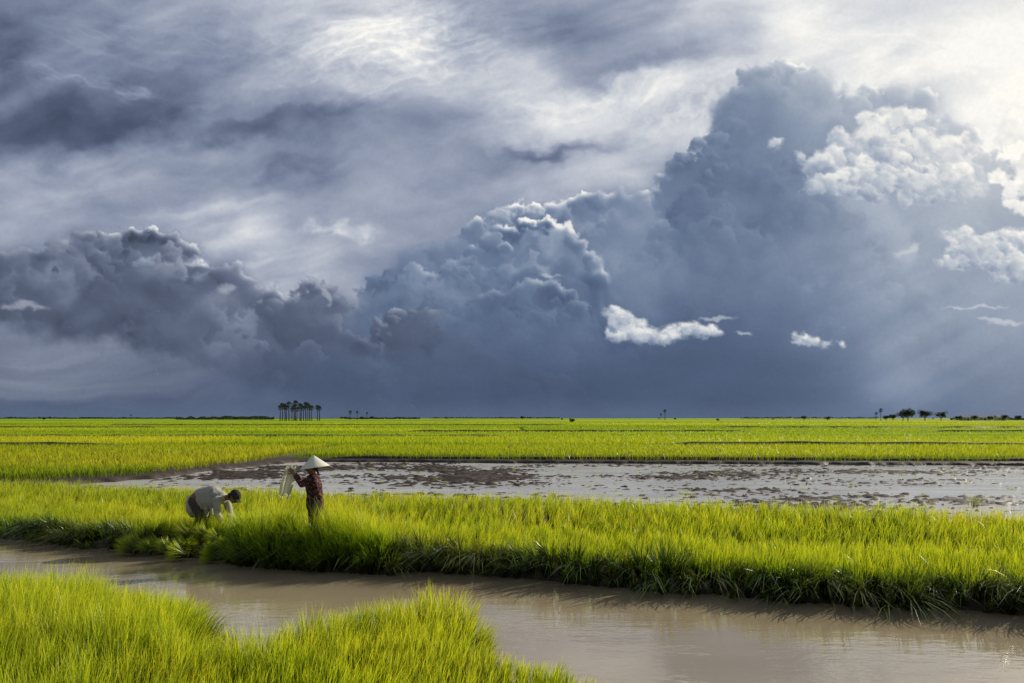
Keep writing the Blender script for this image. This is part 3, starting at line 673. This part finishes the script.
hand(bm,wN,(-.5,.3,.7),(-.2,.9,-.3),1,1.1,.95); hand(bm,wF,(-.5,-.25,.7),(-.2,-.9,-.3),-1,1.1,.95)
P_,R_=head(bm,(-.055,0,1.42),(-1,0,-.22),(-.2,0,1),.93)
solid("body",bm,M_skin,.0065,2,W); eyes(W,P_,.93)
bm=bmesh.new(); ball(bm,P_(0,-.022,.035),(.078,.09,.088),R_); ball(bm,P_(0,-.085,-.03),(.05,.03,.06),R_); ball(bm,P_(0,-.095,-.11),(.022,.02,.07),R_); solid("hair",bm,M_hair,.008,1,W)
bm=bmesh.new()
ball(bm,(-.01,0,1.12),(.125,.178,.165)); chain(bm,[(0,0,.80),(0,0,.98),(-.02,0,1.14),(-.02,0,1.22)],[.145,.132,.14,.115]); ball(bm,(0,0,.83),(.14,.175,.12))
tube(bm,(-.02,-.14,1.235),(-.02,.14,1.235),.066,.066)
for q,e_,w_ in((-1,eN,wN),(1,eF,wF)):
    e2=Vector(e_);w2=Vector(w_); chain(bm,[(-.02,q*.16,1.23),e2,e2.lerp(w2,.78)],[.062,.050,.038])
    for k in range(4): ball(bm,Vector((-.02,q*.16,1.23)).lerp(e2,.2+.22*k)+Vector((0,0,-.02)),(.055,.05,.03),seg=8)
for k in range(9):
    a=k*.7; ball(bm,(.12*math.cos(a),.15*math.sin(a),.84+.02*(k%3)),(.03,.035,.10),seg=8)
solid("shirt",bm,M_shirtw,.009,2,W)
bm=bmesh.new()
for q in(-1,1): chain(bm,[(0,q*.09,.82),(-.02,q*.09,.45),(.02,q*.09,.30)],[.115,.078,.07])
ball(bm,(0,0,.84),(.135,.17,.12)); solid("trousers",bm,M_trou,.012,2,W)
bm=bmesh.new(); prof=[(0,.205),(.012,.200),(.06,.158),(.12,.100),(.18,.045),(.222,.004),(.228,-.004),(.222,-.008),(.17,.032),(.10,.095),(.04,.150),(0,.182)]
N=40; rows=[]
for r_,z_ in prof:
    r_*=1.08
    rows.append([bm.verts.new((r_*math.cos(2*math.pi*k/N)*(1+.012*math.sin(k*1.7)),r_*math.sin(2*math.pi*k/N),z_)) for k in range(N)] if r_>0 else [bm.verts.new((0,0,z_))])
for a,c_ in zip(rows[:-1],rows[1:]):
    for k in range(N):
        k2=(k+1)%N
        if len(a)==1: bm.faces.new((a[0],c_[k],c_[k2]))
        elif len(c_)==1: bm.faces.new((a[k],a[k2],c_[0]))
        else: bm.faces.new((a[k],a[k2],c_[k2],c_[k]))
hat=solid("conical_hat",bm,M_hat,parent=W); hat.location=(-.0,0,1.425); hat.rotation_euler=(math.radians(-4),math.radians(-8),0)
bm=bmesh.new(); nu,nv=26,30; grid=[]
for j in range(nv+1):
    v=j/nv; row=[]
    for i in range(nu+1):
        u=i/nu-.5; wdt=.10+.15*min(1,v*1.7)-.03*max(0,v-.7)
        fold=.022*math.sin(u*19+v*2)*(.35+v)+.012*math.sin(u*41+v*5)
        row.append(bm.verts.new((u*wdt-.14*v+.02*math.sin(u*9)*v,fold+.05*math.sin(u*3+v*2),-.50*v+.03*math.cos(u*14)*(.3+v)+.02*math.sin(u*31)*v)))
    grid.append(row)
for j in range(nv):
    for i in range(nu): bm.faces.new((grid[j][i],grid[j][i+1],grid[j+1][i+1],grid[j+1][i]))
cl=solid("cloth",bm,M_clo); so_=cl.modifiers.new('t','SOLIDIFY'); so_.thickness=.004
cl.location=(wx-.36,wy-.10,wz+1.45); cl.rotation_euler=(0,0,math.radians(-20)); cl['label']="pale cream cloth hanging from raised hands"; cl['category']="cloth"

# ---------------- bending man ----------------
mx_,my_=-5.68,14.62; mz=float(ground(np.array([mx_]),np.array([my_]))[0])-.03
Mn=empty("person",(mx_,my_,mz),"person in grey-beige shirt and dark cap bending over seedlings","person",rot=math.radians(-8))
bm=bmesh.new()
for q in(-1,1):
    chain(bm,[(-.08,q*.09,.82),(.04,q*.13,.47),(-.06,q*.13,.08)],[.095,.06,.038]); tube(bm,(-.08,q*.13,.04),(.12,q*.14,.03),.038,.03)
chain(bm,[(-.08,0,.80),(.06,0,.87),(.22,0,.87),(.36,0,.82)],[.13,.12,.135,.10])
tube(bm,(.36,-.15,.80),(.36,.15,.80),.058,.058)
chain(bm,[(.36,0,.82),(.49,0,.82)],[.06,.052])
eA,wA=(.40,-.21,.54),(.46,-.10,.32); eB,wB=(.42,.20,.55),(.50,.09,.32)
for q,e_,w_ in((-1,eA,wA),(1,eB,wB)): chain(bm,[(.37,q*.17,.78),e_,w_],[.052,.041,.027])
hand(bm,wA,(.15,.15,-1),(0,1,.1),1,.9); hand(bm,wB,(.15,-.15,-1),(0,-1,.1),-1,.9)
P_,R_=head(bm,(.61,0,.83),(.62,0,-.78),(.78,0,.62),1.0)
solid("body",bm,M_skin,.0075,2,Mn); eyes(Mn,P_)
bm=bmesh.new(); ball(bm,P_(0,-.02,.03),(.080,.095,.088),R_); ball(bm,P_(0,-.06,-.03),(.07,.06,.06),R_); solid("hair",bm,M_hair,.009,1,Mn)
bm=bmesh.new(); ball(bm,P_(0,-.012,.055),(.094,.112,.087),R_)
for k in range(13):
    a=-1.0+2.0*k/12; tube(bm,P_(.07*math.sin(a),.07*math.cos(a),.045),P_(.10*math.sin(a),.155*math.cos(a),.030),.008,.006,8)
solid("cap",bm,M_cap,.007,2,Mn)
bm=bmesh.new()
chain(bm,[(-.14,0,.72),(.0,0,.82),(.20,0,.865),(.34,0,.82)],[.17,.18,.175,.13])
ball(bm,(.08,0,.76),(.29,.20,.20)); ball(bm,(-.16,0,.64),(.14,.19,.20))
tube(bm,(.36,-.16,.79),(.36,.16,.79),.074,.074)
for k in range(15):
    x_=-.24+.035*k; ball(bm,(x_,.13*math.sin(k*2.1),.60-.05*math.sin(k*1.7)),(.036,.07,.15),seg=8)
for q,e_,w_ in((-1,eA,wA),(1,eB,wB)):
    e2=Vector(e_);w2=Vector(w_); chain(bm,[(.36,q*.17,.78),e2,e2.lerp(w2,.7)],[.078,.064,.048])
    for k in range(4): ball(bm,Vector((.36,q*.17,.78)).lerp(e2,.15+.25*k),(.07,.058,.022),seg=8)
solid("shirt",bm,M_shirtm,.010,3,Mn)
bm=bmesh.new()
for q in(-1,1): chain(bm,[(-.10,q*.09,.74),(.04,q*.13,.47),(-.04,q*.13,.28)],[.125,.088,.08])
ball(bm,(-.12,0,.70),(.135,.17,.13)); solid("trousers",bm,M_trou2,.012,2,Mn)

# ---------------- seedling bundles ----------------
M_root=simple("muddy_roots",(.08,.05,.03,1),(.17,.11,.06,1),30,.8)
M_straw=simple("straw_tie",(.3,.24,.1,1),(.4,.33,.16,1),30,.8)
M_bun=grassmat("cut_seedling_blade",[(0,(.03,.04,.008,1)),(.35,(.09,.14,.015,1)),(1,(.60,.72,.05,1))],(.6,.56,.06,1),.45)
def bundle_parts(seed):
    r=np.random.default_rng(seed); n=260
    a=r.uniform(0,6.28,n); rr=np.sqrt(r.random(n))*.04; th=a+r.normal(0,.3,n)
    V,f,b=blades(rr*np.cos(a),rr*np.sin(a),np.zeros(n),r.uniform(.34,.46,n),np.full(n,.013),r.uniform(0,3,n),r.uniform(.10,.5,n),np.cos(th),np.sin(th),4,r.random(n)*.3,r.random(n)*.6)
    lf=mkmesh("leaf_blade_cluster",V,f,M_bun,b)
    n=90;a=r.uniform(0,6.28,n);rr=np.sqrt(r.random(n))*.035
    V,f,b=blades(rr*np.cos(a),rr*np.sin(a),np.zeros(n),-r.uniform(.06,.13,n),np.full(n,.006),r.uniform(0,3,n),r.uniform(.1,.6,n),np.cos(a),np.sin(a),2,r.random(n),r.random(n))
    rt=mkmesh("root_cluster",V,f,M_root,b)
    bm=bmesh.new()
    for k in range(14):
        a0=k/14*6.283;a1=(k+1)/14*6.283; tube(bm,(.048*math.cos(a0),.048*math.sin(a0),.05),(.048*math.cos(a1),.048*math.sin(a1),.05),.006,.006,6)
    ti=solid("tie",bm,M_straw)
    return lf,rt,ti
spots=[]
r_=random.Random(4)
for row,(yo,n_) in enumerate([(-.30,6),(-.06,6),(.18,5)]):
    for k in range(n_):
        x_=-6.55+1.85*(k+r_.uniform(.1,.7))/n_; ysh=14.05-(x_+6.3)*.30 if x_<-5.2 else 13.72-(x_+5.2)*.5
        spots.append((x_,ysh+yo+r_.uniform(-.05,.05),r_.uniform(55,82),r_.choice([160,180,200,-150,-20,20])+r_.uniform(-15,15),row))
tmpl=None
for k,(x_,y_,tl,az_,row) in enumerate(spots):
    z_=float(ground(np.array([x_]),np.array([y_]))[0]); z_=max(z_,0)+.07+.03*row
    e=bpy.data.objects.new("seedling_bundle",None); COL.objects.link(e); e.location=(x_,y_,z_); e.rotation_euler=(0,math.radians(tl),math.radians(az_))
    s_=r_.uniform(.8,1.0); e.scale=(s_,s_,s_)
    e['label']="tied bundle of pulled green rice seedlings on muddy bank"; e['category']="seedling bundle"; e['group']="bundles of pulled rice seedlings"
    if tmpl is None:
        tmpl=bundle_parts(3)
        for p in tmpl: p.parent=e
    else:
        for p in tmpl:
            c_=p.copy(); COL.objects.link(c_); c_.parent=e
n=700; t_=rng.random(n); px=-.36+.06*t_+rng.normal(0,.05,n); py=8.5-1.0*t_+rng.normal(0,.05,n)
V,f,b=blades(px,py,np.full(n,.0),rng.uniform(.06,.22,n),np.full(n,.006),rng.uniform(0,3,n),rng.uniform(.3,1.2,n),np.full(n,.9),np.full(n,-.3),3,rng.random(n),rng.random(n))
mkmesh("root_fringe",V,f,M_root,b,kind="stuff",label="brown roots exposed at broken end of grassy bank",cat="roots")

# ---------------- distant palms, trees, houses ----------------
M_trunk=simple("palm_trunk",(.04,.032,.03,1),(.07,.06,.05,1),3,.9)
def leafmat(name,c1,c2):
    mt=newmat(name); P=pos(); n=noise(P,1.2,4,.6,'3D'); c=ramp(n,[(.35,c1),(.65,c2)])
    s=princ(c,.6,.2); tn=NT.nodes.new('ShaderNodeBsdfTranslucent'); setin(tn.inputs[0],c); out(mixs(.3,s,tn.outputs[0])); return mt
M_pf=leafmat("palm_fan",(.03,.045,.03,1),(.06,.08,.045,1)); M_lf=leafmat("tree_leaf",(.025,.04,.028,1),(.06,.08,.045,1))
def palm_mesh(hh,seed):
    r=random.Random(seed); bm=bmesh.new(); pts=[];rs=[]
    for k in range(7):
        t=k/6; pts.append((.35*math.sin(t*2.2+seed)*t,.25*math.sin(t*1.7+seed)*t,hh*t)); rs.append(.40-.14*t+(.12 if k==0 else 0))
    for i in range(6): tube(bm,pts[i],pts[i+1],rs[i],rs[i+1],8,caps=False)
    tr=bpy.data.meshes.new("trunk"); bm.to_mesh(tr); bm.free(); tr.materials.append(M_trunk)
    V=[];Fc=[]; c=Vector(pts[-1])
    for k in range(46):
        th=r.uniform(0,6.283); el=r.uniform(-.9,1.45); dv=Vector((math.cos(th)*math.cos(el),math.sin(th)*math.cos(el),math.sin(el)))
        L=r.uniform(1.2,2.0); root=c+dv*L; side=dv.cross(Vector((0,0,1)))
        if side.length<.1: side=Vector((1,0,0))
        side.normalize(); up=side.cross(dv).normalized()
        o=len(V); V+=[tuple(c-side*.05),tuple(c+side*.05),tuple(root)]; Fc.append((o,o+1,o+2))
        nb=11
        for j in range(nb):
            a=(j/(nb-1)-.5)*3.6; a2=a+.26; rr=r.uniform(1.0,1.4)
            p1=root+(dv*math.cos(a)+side*math.sin(a))*rr*.55+up*.05*((j%2)*2-1); p2=root+(dv*math.cos(a2)+side*math.sin(a2))*rr*.55
            tip=root+(dv*math.cos(a+.1)+side*math.sin(a+.1))*rr*1.0-Vector((0,0,.18))
            o=len(V); V+=[tuple(root),tuple(p1),tuple(tip),tuple(p2)]; Fc.append((o,o+1,o+2,o+3))
    cr=bpy.data.meshes.new("crown"); cr.from_pydata(V,[],Fc); cr.materials.append(M_pf); return tr,cr
PM=[palm_mesh(11.5,1),palm_mesh(10,2),palm_mesh(12.5,4)]
def place(px_,dist,z=0): return ((px_-512)/F*dist,dist,z)
def palm(px_,dist,k,s=1.0,grp="row of sugar palms on the horizon",lab="tall slender sugar palm with round fan-leaf crown among rice fields"):
    e=empty("palm_tree",place(px_,dist,.1),lab,"palm tree",rot=px_*1.3,group=grp,kind=None); e.scale=(s,s,s)
    for nm,me in zip(("trunk","crown"),PM[k]):
        o=bpy.data.objects.new(nm,me); COL.objects.link(o); o.parent=e
for k,px_ in enumerate([280,282.2,285,286.5,289,292,294,295.5,297,300,301.2,303.5,306,308,309.8,311.8,317.5,319.5]):
    palm(px_,600+((k*37)%60),(k*5)%3,(1.0 if px_<312 else .9)*(.86+.2*((k*7)%5)/4))
for px_,dist,k,s in [(350,820,1,.8),(357,900,0,.75),(367,900,2,.6),(665,760,0,.75),(661,900,1,.6),(131,1100,1,.6),(881,620,0,.7),(876,700,1,.6)]:
    palm(px_,dist,k,s,"scattered distant sugar palms","distant slender sugar palm standing alone in paddies")
def tree_mesh(hh,rr,seed,nl=1500):
    r=random.Random(seed); bm=bmesh.new()
    tube(bm,(0,0,0),(.1,0,hh*.35),.3,.22,8,False); limbs=[]
    for k in range(7):
        a=k*.9+r.random(); e_=(rr*.6*math.cos(a),rr*.6*math.sin(a),hh*(.55+.25*r.random())); tube(bm,(.1,0,hh*.3),e_,.16,.05,6,False); limbs.append(e_)
    tr=bpy.data.meshes.new("trunk"); bm.to_mesh(tr); bm.free(); tr.materials.append(M_trunk)
    cl=[(Vector(e_)+Vector((r.uniform(-.5,.5),r.uniform(-.5,.5),r.uniform(-.5,.8))),rr*r.uniform(.28,.48)) for e_ in limbs]+[(Vector((r.uniform(-.4,.4)*rr,r.uniform(-.4,.4)*rr,hh*r.uniform(.6,.85))),rr*r.uniform(.3,.5)) for _ in range(6)]
    V=[];Fc=[]
    for k in range(nl):
        c,q=cl[k%len(cl)]; dv=Vector((r.gauss(0,1),r.gauss(0,1),r.gauss(0,.75))).normalized()*q*r.uniform(.5,1.1); p=c+dv; s=r.uniform(.15,.38)
        a=Vector((r.gauss(0,1),r.gauss(0,1),r.gauss(0,1))).normalized()*s; b_=a.cross(Vector((r.random(),r.random(),1))).normalized()*s*.6
        o=len(V); V+=[tuple(p-a),tuple(p-b_),tuple(p+a),tuple(p+b_)]; Fc.append((o,o+1,o+2,o+3))
    cr=bpy.data.meshes.new("crown"); cr.from_pydata(V,[],Fc); cr.materials.append(M_lf); return tr,cr
TM=[tree_mesh(8,4.6,1,2600),tree_mesh(7,4.0,2,2200),tree_mesh(5,3.3,3,1200)]
TL=[(908,560,0,1.2),(903,575,1,1.1),(925,600,1,1.25),(941,600,1,1.1),(893,640,2,1.1),(886,640,2,.9),(572,330,2,.42),(958,640,2,.8),(975,620,2,.9),(990,640,2,.8),(1004,600,2,1),(1018,620,2,.9),(718,500,2,.4),(372,900,2,.9),(362,880,2,.8)]
r_=random.Random(21)
for _ in range(16): TL.append((r_.uniform(10,1010),r_.uniform(420,1300),r_.choice([1,2,2]),r_.uniform(.35,.75)))
for px_,dist,k,s in TL:
    e=empty("tree",place(px_,dist,.1),"dark rounded leafy tree standing at the paddies' edge","tree",rot=px_,group="scattered leafy trees on the plain"); e.scale=(s,s,s*(.9))
    for nm,me in zip(("trunk","crown"),TM[k]):
        o=bpy.data.objects.new(nm,me); COL.objects.link(o); o.parent=e
V=[];Fc=[]; r=random.Random(9)
for (pa_,pb_,dist,hh,n) in [(176,274,1000,4.2,2600),(950,1060,760,3.2,1600),(340,420,1500,4,900),(60,176,2200,4,900),(430,560,2600,5,700),(740,880,2400,5,700),(-60,60,2400,5,500)]:
    for k in range(n):
        u=r.uniform(pa_,pb_); x_,y_,_=place(u,dist+r.uniform(-15,15)); hz_=hh*(.45+.75*vnoise(np.array([u*.5]),np.array([dist*.1]),.35,2)[0])
        p=Vector((x_,y_,.2+hz_*r.random()**.8)); s=r.uniform(.35,.9)*dist/900
        a=Vector((r.gauss(0,1),.3*r.gauss(0,1),r.gauss(0,.7))).normalized()*s; b_=a.cross(Vector((0,1,.2))).normalized()*s*.7
        o=len(V); V+=[tuple(p-a),tuple(p-b_),tuple(p+a),tuple(p+b_)]; Fc.append((o,o+1,o+2,o+3))
me=bpy.data.meshes.new("tree_line"); me.from_pydata(V,[],Fc); me.materials.append(M_lf); o=bpy.data.objects.new("tree_line",me); COL.objects.link(o)
o['kind']="stuff"; o['label']="low dark tree line along the horizon"; o['category']="trees"
M_wall=simple("pale_plaster",(.45,.43,.38,1),(.55,.52,.47,1),2,.9); M_roof=simple("grey_tin_roof",(.22,.22,.24,1),(.32,.31,.32,1),2,.5); M_dark=simple("dark_opening",(.02,.02,.025,1),(.04,.04,.04,1),2,.5)
def box(bm,c,s):
    bmesh.ops.create_cube(bm,size=1,matrix=Matrix.Translation(c)@Matrix.Diagonal((*s,1)))
for px_,dist,sx in [(966,640,1.0),(983,680,1.3),(1000,650,.9)]:
    e=empty("farm_house",place(px_,dist,.1),"small pale farm house with tin roof beside low trees","house",group="small farm houses on the plain"); e.scale=(sx,1,1)
    bm=bmesh.new(); box(bm,(0,0,1.4),(8,6,2.8)); solid("wall",bm,M_wall,parent=e,smoothsh=False)
    bm=bmesh.new(); pr=[(-4.6,-3.5,2.8),(4.6,-3.5,2.8),(4.6,3.5,2.8),(-4.6,3.5,2.8),(-4.6,0,4.6),(4.6,0,4.6)]
    vs=[bm.verts.new(p) for p in pr]
    for q in [(0,1,5,4),(2,3,4,5),(1,2,5),(3,0,4),(3,2,1,0)]: bm.faces.new([vs[i] for i in q])
    solid("roof",bm,M_roof,parent=e,smoothsh=False)
    bm=bmesh.new(); box(bm,(0,-3.01,1.05),(1.1,.05,2.1)); solid("door",bm,M_dark,parent=e,smoothsh=False)
    for q in(-2.5,2.5):
        bm=bmesh.new(); box(bm,(q,-3.01,1.6),(1.2,.05,1.0)); solid("window",bm,M_dark,parent=e,smoothsh=False)
